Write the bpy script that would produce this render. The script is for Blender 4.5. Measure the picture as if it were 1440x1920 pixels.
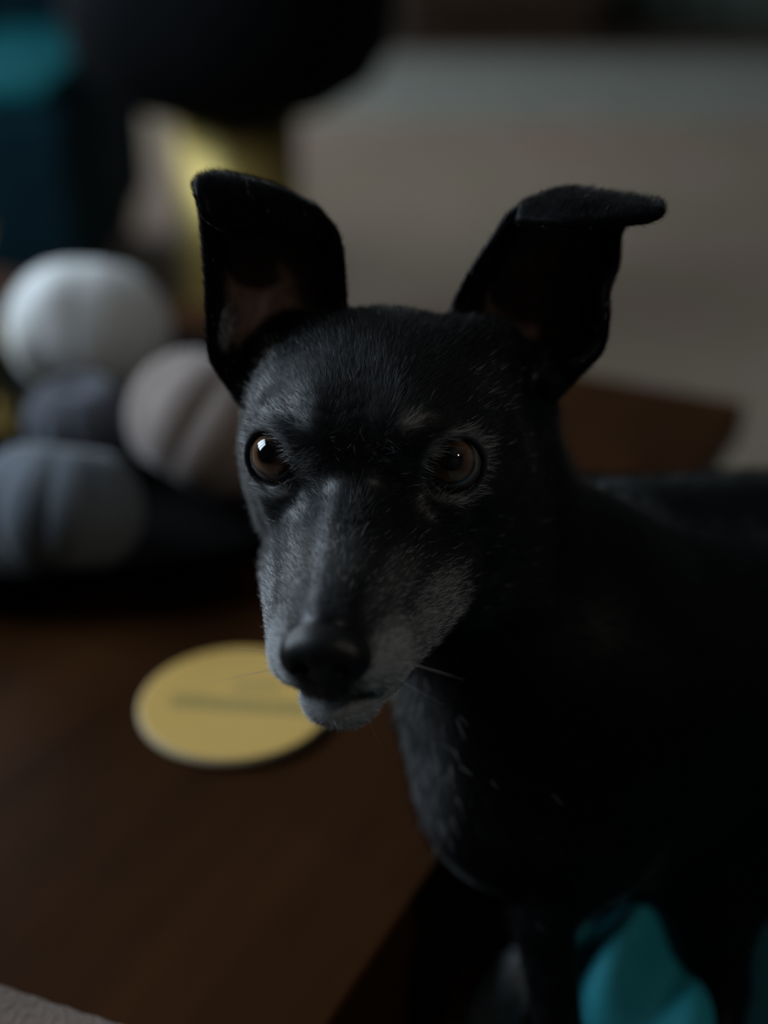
import bpy, bmesh, math, random
import numpy as np
from mathutils import Vector, Matrix

random.seed(7)
rng = np.random.default_rng(7)
for o in list(bpy.data.objects):
    bpy.data.objects.remove(o, do_unlink=True)
C = bpy.context.scene.collection
S = bpy.context.scene
R = math.radians

# ------------------------------------------------------------------ camera
PITCH = R(28.0)
CAMZ = 0.87
FPX = 2667.0
cam_d = bpy.data.cameras.new('camera')
cam = bpy.data.objects.new('camera', cam_d)
C.objects.link(cam)
cam.location = (0, 0, CAMZ)
cam.rotation_euler = (R(90) - PITCH, 0, 0)
cam_d.sensor_fit = 'VERTICAL'
cam_d.sensor_height = 36.0
cam_d.sensor_width = 27.0
cam_d.lens = 50.0
cam_d.clip_start = 0.02
cam_d.dof.use_dof = True
cam_d.dof.focus_distance = 0.497
cam_d.dof.aperture_fstop = 2.6
S.camera = cam

# ------------------------------------------------------------------ world, light, exposure
S.view_settings.view_transform = 'Standard'
S.view_settings.look = 'None'
S.view_settings.gamma = 1.0
S.view_settings.exposure = 0.0
S.view_settings.use_curve_mapping = False
W = bpy.data.worlds.new('sky')
S.world = W
W.use_nodes = True
bg = W.node_tree.nodes['Background']
bg.inputs[0].default_value = (0.50, 0.66, 0.82, 1)
bg.inputs[1].default_value = 1.0
S.cycles.max_bounces = 5
S.cycles.diffuse_bounces = 3

# the daylight that falls through the tall window in the left wall
WX = -1.55                       # inner face of the left wall
WY0, WY1, WZ0, WZ1 = 0.45, 1.75, 0.95, 2.25
sun_d = bpy.data.lights.new('daylight_lamp', 'AREA')
sun_d.shape = 'RECTANGLE'
sun_d.size = WY1 - WY0 + 0.1
sun_d.size_y = WZ1 - WZ0 + 0.1
sun_d.energy = 68.0
sun_d.color = (0.72, 0.86, 1.0)
sun = bpy.data.objects.new('daylight_lamp', sun_d)
C.objects.link(sun)
sun.location = (WX - 0.16, (WY0 + WY1) / 2, (WZ0 + WZ1) / 2)
sun.rotation_euler = (0, R(-90), 0)
# an added second window, out of view, to brighten the rug and the brass
VY0, VY1, VZ0, VZ1 = 2.15, 5.1, 0.12, 2.3
sun2_d = bpy.data.lights.new('daylight_lamp', 'AREA')
sun2_d.shape = 'RECTANGLE'
sun2_d.size = VY1 - VY0 + 0.1
sun2_d.size_y = VZ1 - VZ0 + 0.1
sun2_d.energy = 76.0
sun2_d.color = (0.86, 0.92, 1.0)
sun2 = bpy.data.objects.new('daylight_lamp', sun2_d)
C.objects.link(sun2)
sun2.location = (WX - 0.16, (VY0 + VY1) / 2, (VZ0 + VZ1) / 2)
sun2.rotation_euler = (0, R(-90), 0)


# ------------------------------------------------------------------ helpers
def at(px, py, d):
    """point seen at photo pixel (px,py) at distance d (metres along the lens axis)"""
    x = (px - 720) / FPX * d
    u = (960 - py) / FPX * d
    return Vector((x, d * math.cos(PITCH) + u * math.sin(PITCH),
                   CAMZ - d * math.sin(PITCH) + u * math.cos(PITCH)))


def on(px, py, z):
    """point seen at photo pixel (px,py) on the horizontal plane z"""
    drop = math.sin(PITCH) - (960 - py) / FPX * math.cos(PITCH)
    return at(px, py, (CAMZ - z) / drop)


def tag(o, label, cat, group=None, kind=None):
    if label: o['label'] = label
    if cat: o['category'] = cat
    if group: o['group'] = group
    if kind: o['kind'] = kind
    return o


def empty(name, loc=(0, 0, 0), rz=0.0):
    o = bpy.data.objects.new(name, None)
    C.objects.link(o)
    o.location = loc
    o.rotation_euler = (0, 0, rz)
    o.empty_display_size = 0.05
    return o


def link(name, me, mat, parent=None, smooth=True):
    o = bpy.data.objects.new(name, me)
    C.objects.link(o)
    if mat is not None:
        me.materials.append(mat)
    if parent is not None:
        o.parent = parent
    if smooth:
        me.polygons.foreach_set('use_smooth', [True] * len(me.polygons))
    return o


def mesh_from(name, v, f):
    me = bpy.data.meshes.new(name)
    me.from_pydata([tuple(p) for p in v], [], f)
    me.update()
    return me


def bm_obj(name, bm, mat, parent=None, smooth=False, bevel=0.0, seg=3):
    if bevel > 0:
        bmesh.ops.bevel(bm, geom=[e for e in bm.edges], offset=bevel, segments=seg, profile=0.5, affect='EDGES')
    me = bpy.data.meshes.new(name)
    bm.to_mesh(me)
    bm.free()
    return link(name, me, mat, parent, smooth)


def box_bm(lo, hi, bm=None):
    bm = bm or bmesh.new()
    lo, hi = Vector(lo), Vector(hi)
    m = Matrix.Translation((lo + hi) / 2) @ Matrix.Diagonal((*(hi - lo), 1))
    bmesh.ops.create_cube(bm, size=1.0, matrix=m)
    return bm


def lathe(name, prof, mat, parent=None, n=64, loc=None):
    v, f = [], []
    for r, z in prof:
        for i in range(n):
            a = 2 * math.pi * i / n
            v.append((r * math.cos(a), r * math.sin(a), z))
    for k in range(len(prof) - 1):
        for i in range(n):
            j = (i + 1) % n
            f.append((k * n + i, k * n + j, (k + 1) * n + j, (k + 1) * n + i))
    f.append(tuple(range(n))[::-1])
    f.append(tuple((len(prof) - 1) * n + i for i in range(n)))
    o = link(name, mesh_from(name, v, f), mat, parent)
    if loc is not None:
        o.location = loc
    return o


class NT:
    """small node helper"""
    def __init__(s, name, rough=0.6):
        s.m = bpy.data.materials.new(name)
        s.m.use_nodes = True
        s.n = s.m.node_tree.nodes
        s.l = s.m.node_tree.links
        s.b = s.n['Principled BSDF']
        s.b.inputs['Roughness'].default_value = rough

    def add(s, t, **kw):
        x = s.n.new(t)
        for k, v in kw.items():
            setattr(x, k, v)
        return x

    def set(s, k, v):
        s.b.inputs[k].default_value = v
        return s

    def ramp(s, src, stops):
        r = s.add('ShaderNodeValToRGB')
        el = r.color_ramp.elements
        while len(el) < len(stops):
            el.new(0.5)
        for e, (p, c) in zip(el, stops):
            e.position = p
            e.color = (*c, 1) if len(c) == 3 else c
        s.l.new(src, r.inputs[0])
        return r.outputs[0]

    def coords(s, scale=(1, 1, 1), kind='Object'):
        tc = s.add('ShaderNodeTexCoord')
        mp = s.add('ShaderNodeMapping')
        mp.inputs['Scale'].default_value = scale
        s.l.new(tc.outputs[kind], mp.inputs[0])
        return mp.outputs[0]

    def noise(s, vec, scale, detail=4, rough=0.5):
        x = s.add('ShaderNodeTexNoise')
        x.inputs['Scale'].default_value = scale
        x.inputs['Detail'].default_value = detail
        x.inputs['Roughness'].default_value = rough
        s.l.new(vec, x.inputs['Vector'])
        return x.outputs[0]

    def bump(s, src, strength=0.3, dist=0.01):
        b = s.add('ShaderNodeBump')
        b.inputs['Strength'].default_value = strength
        b.inputs['Distance'].default_value = dist
        s.l.new(src, b.inputs['Height'])
        s.l.new(b.outputs[0], s.b.inputs['Normal'])

    def color(s, src):
        s.l.new(src, s.b.inputs['Base Color'])


def plain(name, col, rough=0.6, metallic=0.0, var=0.15, scale=12, bump=0.0, bscale=80, sheen=0.0):
    t = NT(name, rough)
    v = t.coords()
    n = t.noise(v, scale)
    a = tuple(c * (1 - var) for c in col)
    b = tuple(min(1, c * (1 + var)) for c in col)
    t.color(t.ramp(n, [(0.35, a), (0.65, b)]))
    t.set('Metallic', metallic)
    if sheen:
        t.set('Sheen Weight', sheen)
        t.set('Sheen Roughness', 0.4)
    if bump:
        t.bump(t.noise(v, bscale, 3), bump, 0.003)
    return t.m


# ================================================================== SETTING
wall_m = plain('wall_plaster', (0.14, 0.14, 0.13), 0.9, scale=2, bump=0.1)
ceil_m = plain('ceiling_paint', (0.14, 0.14, 0.14), 0.9, scale=2)
floor_t = NT('wood_floor', 0.45)
v = floor_t.coords((1, 8, 1))
floor_t.color(floor_t.ramp(floor_t.noise(v, 3.0, 6), [(0.3, (0.035, 0.020, 0.012)), (0.7, (0.075, 0.045, 0.028))]))
frame_m = plain('window_paint', (0.08, 0.09, 0.10), 0.5)


def struct(name, bm, mat, parent=None, bevel=0.0):
    o = bm_obj(name, bm, mat, parent, bevel=bevel)
    if parent is None:
        o['kind'] = 'structure'
    return o


RX0, RX1, RY0, RY1, RZ = WX, 3.4, -2.2, 5.6, 2.8
struct('floor', box_bm((RX0 - .1, RY0 - .1, -0.1), (RX1 + .1, RY1 + .1, 0.0)), floor_t.m)
struct('ceiling', box_bm((RX0 - .1, RY0 - .1, RZ), (RX1 + .1, RY1 + .1, RZ + .1)), ceil_m)
struct('wall_back', box_bm((RX0 - .1, RY1, 0), (RX1 + .1, RY1 + .1, RZ)), wall_m)
struct('wall_right', box_bm((RX1, RY0, 0), (RX1 + .1, RY1, RZ)), wall_m)
struct('wall_front', box_bm((RX0 - .1, RY0 - .1, 0), (RX1 + .1, RY0, RZ)), wall_m)
bm = bmesh.new()
box_bm((RX0 - .1, RY0, 0), (RX0, 1.95, WZ0), bm)
box_bm((RX0 - .1, RY0, WZ1), (RX0, 1.95, RZ), bm)
box_bm((RX0 - .1, RY0, WZ0), (RX0, WY0, WZ1), bm)
box_bm((RX0 - .1, WY1, WZ0), (RX0, 1.95, WZ1), bm)
box_bm((RX0 - .1, 1.95, 0), (RX0, RY1, VZ0), bm)
box_bm((RX0 - .1, 1.95, VZ1), (RX0, RY1, RZ), bm)
box_bm((RX0 - .1, 1.95, VZ0), (RX0, VY0, VZ1), bm)
box_bm((RX0 - .1, VY1, VZ0), (RX0, RY1, VZ1), bm)
struct('wall_left', bm, wall_m)
# the window and the added one: frame and glazing bars
fw = 0.05
for nm, (y0, y1, z0, z1), nb_ in (('window_1', (WY0, WY1, WZ0, WZ1), 3), ('added_window_2', (VY0, VY1, VZ0, VZ1), 4)):
    bm = bmesh.new()
    box_bm((WX - .08, y0, z0), (WX + .01, y1, z0 + fw), bm)
    box_bm((WX - .08, y0, z1 - fw), (WX + .01, y1, z1), bm)
    box_bm((WX - .08, y0, z0 + fw), (WX + .01, y0 + fw, z1 - fw), bm)
    box_bm((WX - .08, y1 - fw, z0 + fw), (WX + .01, y1, z1 - fw), bm)
    win = struct(nm, bm, frame_m)
    for k in range(1, nb_):
        yy = y0 + (y1 - y0) * k / nb_
        bm_obj('glazing_bar', box_bm((WX - .06, yy - .03, z0 + fw), (WX, yy + .03, z1 - fw)), frame_m, win)

# ================================================================== TABLE
TZ = 0.424
tA = on(1410, 738, TZ)      # far right corner
tB = on(560, 2012, TZ)      # near right corner
ex = (tA - tB); tl = ex.length; ex.normalize()           # along the right edge, away from the lens
ey = Vector((-ex.y, ex.x, 0))                            # to the left
TRZ = math.atan2(ex.y, ex.x)


def wood_mat(name, dark, light, scale=(1, 9, 1), rough=0.3):
    t = NT(name, rough)
    v = t.coords(scale)
    n1 = t.noise(v, 2.2, 7, 0.6)
    t.color(t.ramp(n1, [(0.28, dark), (0.5, tuple((a + b) / 2 for a, b in zip(dark, light))), (0.74, light)]))
    n2 = t.noise(t.coords(), 5.0, 3)
    rr = t.ramp(n2, [(0.3, (rough * .8,) * 3), (0.7, (rough * 1.3,) * 3)])
    t.l.new(rr, t.b.inputs['Roughness'])
    t.bump(n1, 0.04, 0.002)
    return t.m


table_m = wood_mat('reddish_brown_table_wood', (0.024, 0.0088, 0.003), (0.054, 0.020, 0.006), rough=0.42)
table_m.node_tree.nodes['Principled BSDF'].inputs['Specular IOR Level'].default_value = .05
# the table frame: x runs along the right edge away from the lens, y to the left; origin at the near right corner
TL = tl - .018
TW = 1.18
table = empty('coffee_table', (tB.x, tB.y, 0), TRZ)
tag(table, 'low reddish-brown wooden table with a satin top, behind the dog', 'table')
NX = -.16
bm_obj('table_top', box_bm((NX, 0, TZ - .028), (TL, TW, TZ)), table_m, table, bevel=0.003, seg=3)
bm_obj('apron', box_bm((NX + .04, .04, TZ - .10), (TL - .04, .06, TZ - .028)), table_m, table, bevel=.002)
bm_obj('apron', box_bm((NX + .04, TW - .06, TZ - .10), (TL - .04, TW - .04, TZ - .028)), table_m, table, bevel=.002)
bm_obj('apron', box_bm((NX + .04, .06, TZ - .10), (NX + .06, TW - .06, TZ - .028)), table_m, table, bevel=.002)
bm_obj('apron', box_bm((TL - .06, .06, TZ - .10), (TL - .04, TW - .06, TZ - .028)), table_m, table, bevel=.002)
bm_obj('gap_cover', box_bm((NX + .09, .006, .10), (TL - .09, .026, TZ - .028)), table_m, table, bevel=.002)  # added panel that hides the lit rug and keeps the gap dark
for lx in (NX + .03, TL - .09):
    for ly in (.03, TW - .09):
        bm_obj('leg', box_bm((lx, ly, 0.012), (lx + .06, ly + .06, TZ - .028)), table_m, table, bevel=.003)

# ---- rug on the floor (woven, beige, with a cooler border band at its far end)
rug_t = NT('woven_rug', 0.95)
v = rug_t.coords()
n1 = rug_t.noise(v, 1.6, 3)
n2 = rug_t.noise(rug_t.coords((1, 1, 1)), 60, 2)
base = rug_t.ramp(n1, [(0.30, (0.30, 0.20, 0.18)), (0.45, (0.265, 0.22, 0.145)), (0.55, (0.30, 0.225, 0.17)), (0.72, (0.265, 0.185, 0.12))])
mx = rug_t.add('ShaderNodeMixRGB', blend_type='MULTIPLY')
mx.inputs[0].default_value = 0.35
rug_t.l.new(base, mx.inputs[1])
rug_t.l.new(rug_t.ramp(n2, [(0.3, (.6, .6, .6)), (0.7, (1, 1, 1))]), mx.inputs[2])
rug_t.color(mx.outputs[0])
rug_t.bump(n2, 0.6, 0.006)
rug_border = plain('rug_border_weave', (0.25, 0.255, 0.22), 0.95, bump=0.4)
yb = on(1000, 222, 0.012).y
ye = on(1000, 100, 0.012).y
rug = empty('rug', (0, 0, 0))
tag(rug, 'beige woven rug covering the floor, with a grey band along its far end', 'rug')
bm_obj('woven_field', box_bm((RX0 + .12, -1.0, 0), (2.6, yb, .012)), rug_t.m, rug, bevel=.003)
bm_obj('border_band', box_bm((RX0 + .12, yb, 0), (2.6, ye, .0122)), rug_border, rug, bevel=.003)

# ---- beige cloth on the near edge of the table
ca_, cb_ = on(0, 1828, TZ + .012), on(300, 1926, TZ + .012)
dx_ = (cb_ - ca_).normalized()
dn_ = Vector((dx_.y, -dx_.x, 0))
V, F = [], []
nx, ny = 90, 40
for i in range(nx + 1):
    for j in range(ny + 1):
        a, b = i / nx, j / ny
        p = ca_ + dx_ * (-.42 + a * .60) + dn_ * (b * .13)
        e_ = min(1, min(a, 1 - a) * 60, min(b, 1 - b) * 16)
        z = TZ + .002 + .011 * math.sqrt(max(0, 1 - (1 - e_) ** 2)) + .0012 * math.sin(a * 260) * e_ + .0015 * math.sin(a * 23 + b * 5) * e_
        V.append((p.x, p.y, z))
for i in range(nx):
    for j in range(ny):
        q = i * (ny + 1) + j
        F.append((q, q + 1, q + ny + 2, q + ny + 1))
cloth = link('cloth', mesh_from('cloth', V, F), plain('beige_knitted_wool', (0.165, 0.122, 0.10), 0.95, bump=.6, bscale=300))
sm = cloth.modifiers.new('thick', 'SOLIDIFY'); sm.thickness = .002; sm.offset = -1
tag(cloth, 'thick beige ribbed cloth lying on the near left end of the table', 'cloth')

# ---- yellow round coaster with dark print
c0 = on(257, 1322, TZ)
c1 = on(632, 1332, TZ)
cc = (c0 + c1) / 2
cr = (c1 - c0).length / 2 * .975
ct = NT('yellow_coaster_print', 0.5)
tc = ct.add('ShaderNodeTexCoord')
sep = ct.add('ShaderNodeSeparateXYZ')
ct.l.new(tc.outputs['Object'], sep.inputs[0])


def band(t, sep, x0, y0, hx, hy, slope=0.0):
    """1 inside a soft bar of print"""
    def mth(op, a, b=None, clamp=False):
        m = t.add('ShaderNodeMath', operation=op, use_clamp=clamp)
        for i, q in enumerate((a, b)):
            if q is None: continue
            if isinstance(q, (int, float)): m.inputs[i].default_value = q
            else: t.l.new(q, m.inputs[i])
        return m.outputs[0]
    dx = mth('SUBTRACT', sep.outputs[0], x0)
    dy = mth('SUBTRACT', mth('SUBTRACT', sep.outputs[1], y0), mth('MULTIPLY', dx, slope))
    ax = mth('DIVIDE', mth('ABSOLUTE', dx), hx)
    ay = mth('DIVIDE', mth('ABSOLUTE', dy), hy)
    mxv = mth('MAXIMUM', ax, ay)
    return mth('MULTIPLY', mth('SUBTRACT', 1.15, mxv), 6.0, True), mth


b1, mth = band(ct, sep, .002, -.0045, .034, .0050, -0.10)
b2, _ = band(ct, sep, .010, .012, .012, .006, 0.0)
b3, _ = band(ct, sep, -.024, .004, .010, .003, -0.1)
nz = ct.noise(ct.coords((160, 1, 1)), 2.2, 2)
tot = mth('MAXIMUM', b1, mth('MULTIPLY', mth('MAXIMUM', b2, b3), 0.45))
tot = mth('MULTIPLY', tot, mth('ADD', 0.20, mth('MULTIPLY', nz, 0.7)), True)
mx = ct.add('ShaderNodeMixRGB')
mx.inputs[1].default_value = (0.84, 0.52, 0.14, 1)
mx.inputs[2].default_value = (0.20, 0.21, 0.08, 1)
ct.l.new(tot, mx.inputs[0])
ct.color(mx.outputs[0])
coaster = empty('coaster', (cc.x, cc.y, TZ))
tag(coaster, 'round yellow coaster with a dark printed band, lying on the wooden table', 'coaster')
lathe('printed_top', [(cr - .0022, .0042), (cr - .0017, .0047), (cr - .0022, .0048), (cr - .003, .0048), (cr * .5, .0048), (0.001, .0048)], ct.m, coaster)
lathe('backing', [(cr - .003, 0), (cr - .0006, .0006), (cr, .002), (cr - .0004, .0038), (cr - .0018, .0044)],
      plain('pale_board_edge', (0.50, 0.40, 0.24), 0.7), coaster)

# ---- black tray with ribbed fabric pumpkins
tray_m = plain('black_tray_lacquer', (0.002, 0.002, 0.0022), 0.85)
tray_m.node_tree.nodes['Principled BSDF'].inputs['Specular IOR Level'].default_value = .05
t0 = on(130, 880, TZ)
tray = lathe('tray', [(.02, 0), (.175, 0), (.196, .006), (.218, .022), (.225, .030), (.222, .032), (.212, .024), (.190, .010), (.02, .008)], tray_m)
tray.location = (t0.x, t0.y, TZ)
tray.scale = (1.08, .90, 1.0)
tag(tray, 'wide shallow black tray on the table, holding the round fabric pumpkins', 'tray')


def pumpkin(name_mat, col, center, rad, squash, lobes, depth, tilt, label, sheen=0.3):
    root = empty('fabric_pumpkin', center)
    m = plain(name_mat, col, 0.85, var=0.12, scale=18, bump=0.3, bscale=350, sheen=sheen)
    nu, nv = lobes * 12, 40
    V, F = [], []
    for j in range(nv + 1):
        th = math.pi * j / nv
        for i in range(nu):
            a = 2 * math.pi * i / nu
            rib = abs(math.cos(a * lobes / 2))
            rr = 1 - depth * (1 - rib ** 0.6) * math.sin(th) ** 0.5 + 0.015 * math.sin(3 * a + lobes)
            x = rr * math.sin(th) ** 0.9
            z = squash * math.cos(th) * (1 - 0.30 * math.exp(-(math.sin(th) / 0.32) ** 2))
            V.append((rad * x * math.cos(a), rad * x * math.sin(a), rad * z))
    for j in range(nv):
        for i in range(nu):
            k = (i + 1) % nu
            F.append((j * nu + i, (j + 1) * nu + i, (j + 1) * nu + k, j * nu + k))
    body = link('ribbed_body', mesh_from('ribbed_body', V, F), m, root)
    lathe('button', [(rad * .11, rad * squash * .60), (rad * .12, rad * squash * .66), (rad * .07, rad * squash * .70)], m, root, n=20)
    root.rotation_euler = tilt
    tag(root, label, 'pumpkin', 'ribbed fabric pumpkins on the tray')
    return root


def seatp(px, py, r, sq):
    zc = TZ + .0085 + r * sq
    return on(px, py, zc)


p1 = pumpkin('white_velvet', (0.80, 0.81, 0.80), seatp(166, 618, .062, .86), .062, .86, 9, .035, (R(-32), R(8), R(10)),
             'round off-white fabric pumpkin, highest and furthest back in the tray')
p2 = pumpkin('taupe_velvet', (0.31, 0.25, 0.225), seatp(395, 800, .055, .95), .057, .82, 9, .10, (R(-30), R(30), R(-10)),
             'taupe ribbed fabric pumpkin lying on its side just left of the dog')
p3 = pumpkin('grey_velvet', (0.125, 0.145, 0.17), seatp(112, 952, .049, .84), .050, .84, 10, .07, (R(-26), R(8), 0),
             'slate grey ribbed fabric pumpkin, nearest in the tray at the left picture edge')
p4 = pumpkin('charcoal_velvet', (0.075, 0.08, 0.10), seatp(150, 790, .038, .84), .038, .84, 10, .08, (R(5), R(0), 0),
             'charcoal fabric pumpkin half hidden between the white and slate grey ones')

# ---- brass candlestick behind the pumpkins at the left edge
brass = plain('aged_brass', (0.42, 0.33, 0.12), 0.32, metallic=1.0, var=0.15)
bz = on(-4, 815, TZ)
cs = lathe('candlestick', [(.040, 0), (.041, .006), (.030, .012), (.014, .020), (.009, .035), (.016, .048), (.021, .058), (.016, .068),
                           (.009, .080), (.008, .120), (.013, .130), (.020, .142), (.024, .150), (.020, .158), (.012, .160)], brass)
cs.location = (bz.x, bz.y, TZ + .0095)
cs.scale = (.72, .72, 1.0)
tag(cs, 'turned brass candlestick standing in the tray at the left picture edge, beside the white pumpkin', 'candlestick')

# ---- round black seat on a polished brass drum
g = on(445, 640, .012)
st = empty('pedestal_stool', (0, 0, 0))
dS = 2.05
pc = at(446, 300, dS)
st.location = (pc.x, pc.y, .012)
brass2 = NT('polished_brass', 0.48)
brass2.set('Metallic', 1.0)
brass2.b.inputs['Base Color'].default_value = (0.52, 0.40, 0.14, 1)
rb = 115 / FPX * dS
zt = at(446, 196, dS).z - .012
lathe('brass_base', [(rb, 0), (rb, zt + .01)], brass2.m, st, n=96)
bl = plain('black_velvet', (0.0025, 0.003, 0.004), 0.9, var=.2)
bl.node_tree.nodes['Principled BSDF'].inputs['Specular IOR Level'].default_value = .1
rs = 300 / FPX * dS
lathe('padded_seat', [(rb * 1.05, zt), (rs * .62, zt + .012), (rs * .85, zt + .045), (rs * .97, zt + .09), (rs, zt + .14), (rs * .98, zt + .21),
                      (rs * .9, zt + .25), (rs * .5, zt + .262), (.01, zt + .264)], bl, st, n=72)
tag(st, 'black round-bottomed seat on a polished brass cylinder base, beyond the table', 'stool')

# ---- teal armchair, far left
teal = NT('teal_velvet', 0.75)
v = teal.coords()
teal.color(teal.ramp(teal.noise(v, 9, 3), [(0.3, (0.004, 0.10, 0.115)), (0.7, (0.006, 0.13, 0.15))]))
teal.set('Sheen Weight', 0.02)
teal.set('Specular IOR Level', 0.08)
teal.set('Sheen Roughness', 0.35)
teal.b.inputs['Sheen Tint'].default_value = (0.25, 0.75, 0.85, 1)
teal_m = teal.m
dark_teal = plain('dark_teal_velvet', (0.003, 0.022, 0.034), 0.85)  # darker copy of the teal velvet, with shade put into its colour
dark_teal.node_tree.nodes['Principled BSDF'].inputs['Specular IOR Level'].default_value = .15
dA = 2.15
ac = empty('armchair', (0, 0, 0))
tag(ac, 'dark teal velvet armchair beyond the table at the upper left', 'armchair')
xr = at(232, 300, dA + .42).x
yf = at(236, 300, dA).y
ztop = at(60, 150, dA).z
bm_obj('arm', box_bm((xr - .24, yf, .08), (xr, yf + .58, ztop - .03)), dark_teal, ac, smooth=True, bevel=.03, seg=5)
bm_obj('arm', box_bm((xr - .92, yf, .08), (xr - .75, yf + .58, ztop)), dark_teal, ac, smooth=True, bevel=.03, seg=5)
bm_obj('lit_arm_top', box_bm((xr - .235, yf + .01, ztop - .028), (xr - .03, yf + .57, ztop)), teal_m, ac, smooth=True, bevel=.013, seg=4)  # light on the arm's top, painted as a brighter teal slab
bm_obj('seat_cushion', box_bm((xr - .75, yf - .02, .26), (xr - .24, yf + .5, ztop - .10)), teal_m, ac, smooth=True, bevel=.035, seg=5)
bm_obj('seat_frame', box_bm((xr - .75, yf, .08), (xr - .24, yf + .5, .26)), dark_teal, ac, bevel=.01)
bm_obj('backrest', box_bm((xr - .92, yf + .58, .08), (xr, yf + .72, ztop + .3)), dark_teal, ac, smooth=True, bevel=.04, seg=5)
for fx in (xr - .88, xr - .05):
    for fy in (yf + .05, yf + .66):
        lathe('foot', [(.018, 0), (.02, .03), (.024, .068)], brass, ac, n=20, loc=(fx, fy, .012))

# ---- far end of the room
side_m = wood_mat('dark_walnut', (0.020, 0.011, 0.006), (0.042, 0.024, 0.014), (8, 1, 1))
sb = empty('sideboard', (0, 0, 0))
tag(sb, 'dark brown wooden sideboard standing against the far wall', 'sideboard')
sx0, sx1 = at(745, 60, 5.1).x, at(1118, 60, 5.1).x
sy = RY1 - .5
bm_obj('cabinet_body', box_bm((sx0, sy, .10), (sx1, RY1 - .01, .80)), side_m, sb, bevel=.004)
for k in range(2):
    w2 = (sx1 - sx0) / 2
    d = bm_obj('door', box_bm((sx0 + w2 * k + .008, sy - .02, .115), (sx0 + w2 * (k + 1) - .008, sy, .785)), side_m, sb, bevel=.003)
    lathe('handle', [(.008, 0), (.012, .02)], brass, d, n=16, loc=(sx0 + w2 + (.04 if k else -.04), sy - .03, .48))
bm_obj('plinth', box_bm((sx0 + .03, sy + .04, 0), (sx1 - .03, RY1 - .02, .10)), side_m, sb)
curt = plain('grey_green_curtain_cloth', (0.24, 0.31, 0.26), 0.9)
V, F = [], []
cx0, cx1 = sx1 + .06, 3.2
n = 160
for i in range(n + 1):
    x = cx0 + (cx1 - cx0) * i / n
    y = RY1 - .12 + .035 * math.sin(i * .62)
    V += [(x, y, .01), (x, y, 2.6), (x, y + .006, .01), (x, y + .006, 2.6)]
for i in range(n):
    a, b = 4 * i, 4 * i + 4
    F += [(a, b, b + 1, a + 1), (a + 2, a + 3, b + 3, b + 2), (a, a + 2, b + 2, b), (a + 1, b + 1, b + 3, a + 3)]
cu = link('curtain', mesh_from('curtain', V, F), curt)
tag(cu, 'long grey-green curtain hanging on the far wall right of the sideboard', 'curtain')

# ================================================================== SOFA the dog stands on
SZ = 0.325
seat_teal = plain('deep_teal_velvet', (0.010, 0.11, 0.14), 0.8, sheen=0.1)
sofa = empty('sofa', (tB.x, tB.y, 0), TRZ)
tag(sofa, 'teal velvet sofa the dog stands on, right beside the table', 'sofa')
# sofa frame: x along the table edge, y negative = away from the table
sx_a, sx_b = -.35, .46
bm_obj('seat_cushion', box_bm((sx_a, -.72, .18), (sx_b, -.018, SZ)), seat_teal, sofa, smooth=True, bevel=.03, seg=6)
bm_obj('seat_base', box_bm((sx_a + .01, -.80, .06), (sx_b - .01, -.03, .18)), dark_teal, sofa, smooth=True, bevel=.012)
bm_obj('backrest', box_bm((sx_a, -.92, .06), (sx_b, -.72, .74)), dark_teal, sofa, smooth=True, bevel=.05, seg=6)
for fx in (sx_a + .06, sx_b - .06):
    for fy in (-.12, -.86):
        lathe('foot', [(.02, 0), (.022, .03), (.026, .06)], plain('dark_foot_wood', (.02, .012, .008), .5), sofa, n=20, loc=(fx, fy, .012))

# loose teal velvet throw heaped on the seat
V, F = [], []
nx, ny = 110, 110
tc0 = on(1172, 1860, SZ)
for i in range(nx + 1):
    for j in range(ny + 1):
        a, b = i / nx * 2 - 1, j / ny * 2 - 1
        r2 = min(1, (a * a) ** 1.6 + (b * b) ** 1.6)
        h = .060 * (1 - r2) ** .55
        f = (a * .50 - b * 1.0)
        h += (1 - r2) ** .5 * (.010 * math.sin(f * 6 + .7 * math.sin(a * 3)) + .005 * math.sin(f * 11 + b * 2))
        V.append((tc0.x + a * .042, tc0.y + b * .085, SZ + max(h, .001) + .004))
m_ = ny + 1
for i in range(nx):
    for j in range(ny):
        F.append((i * m_ + j, (i + 1) * m_ + j, (i + 1) * m_ + j + 1, i * m_ + j + 1))
th = link('throw', mesh_from('throw', V, F), plain('light_teal_velvet', (0.015, 0.30, 0.37), .75, sheen=.1))
sm = th.modifiers.new('thick', 'SOLIDIFY'); sm.thickness = .004
tag(th, 'crumpled teal velvet throw heaped on the sofa seat between the dog legs', 'throw')

# ---- ceiling lamp above and behind the photographer
cl_m = plain('lamp_metal', (.5, .5, .48), .4)
gl = NT('lamp_glass', .4)
gl.b.inputs['Emission Color'].default_value = (1.0, .93, .82, 1)
gl.b.inputs['Emission Strength'].default_value = 4.0
LP = (1.05, -.62, 2.36)
lamp = empty('ceiling_light', LP)
tag(lamp, 'small round glass ceiling lamp hanging above and behind the camera', 'lamp')
lathe('rod', [(.008, .07), (.008, RZ - LP[2] - .02), (.05, RZ - LP[2] - .02), (.05, RZ - LP[2])], cl_m, lamp, n=24)
lathe('globe', [(.02, -.075), (.05, -.06), (.075, -.03), (.08, 0), (.075, .03), (.05, .06), (.02, .075)], gl.m, lamp, n=40)
ld = bpy.data.lights.new('bulb', 'POINT')
ld.energy = 12.0
ld.color = (1.0, .92, .80)
ld.shadow_soft_size = .08
lo_ = bpy.data.objects.new('bulb', ld)
C.objects.link(lo_)
lo_.parent = lamp
lo_.location = (0, 0, -.17)

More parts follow.
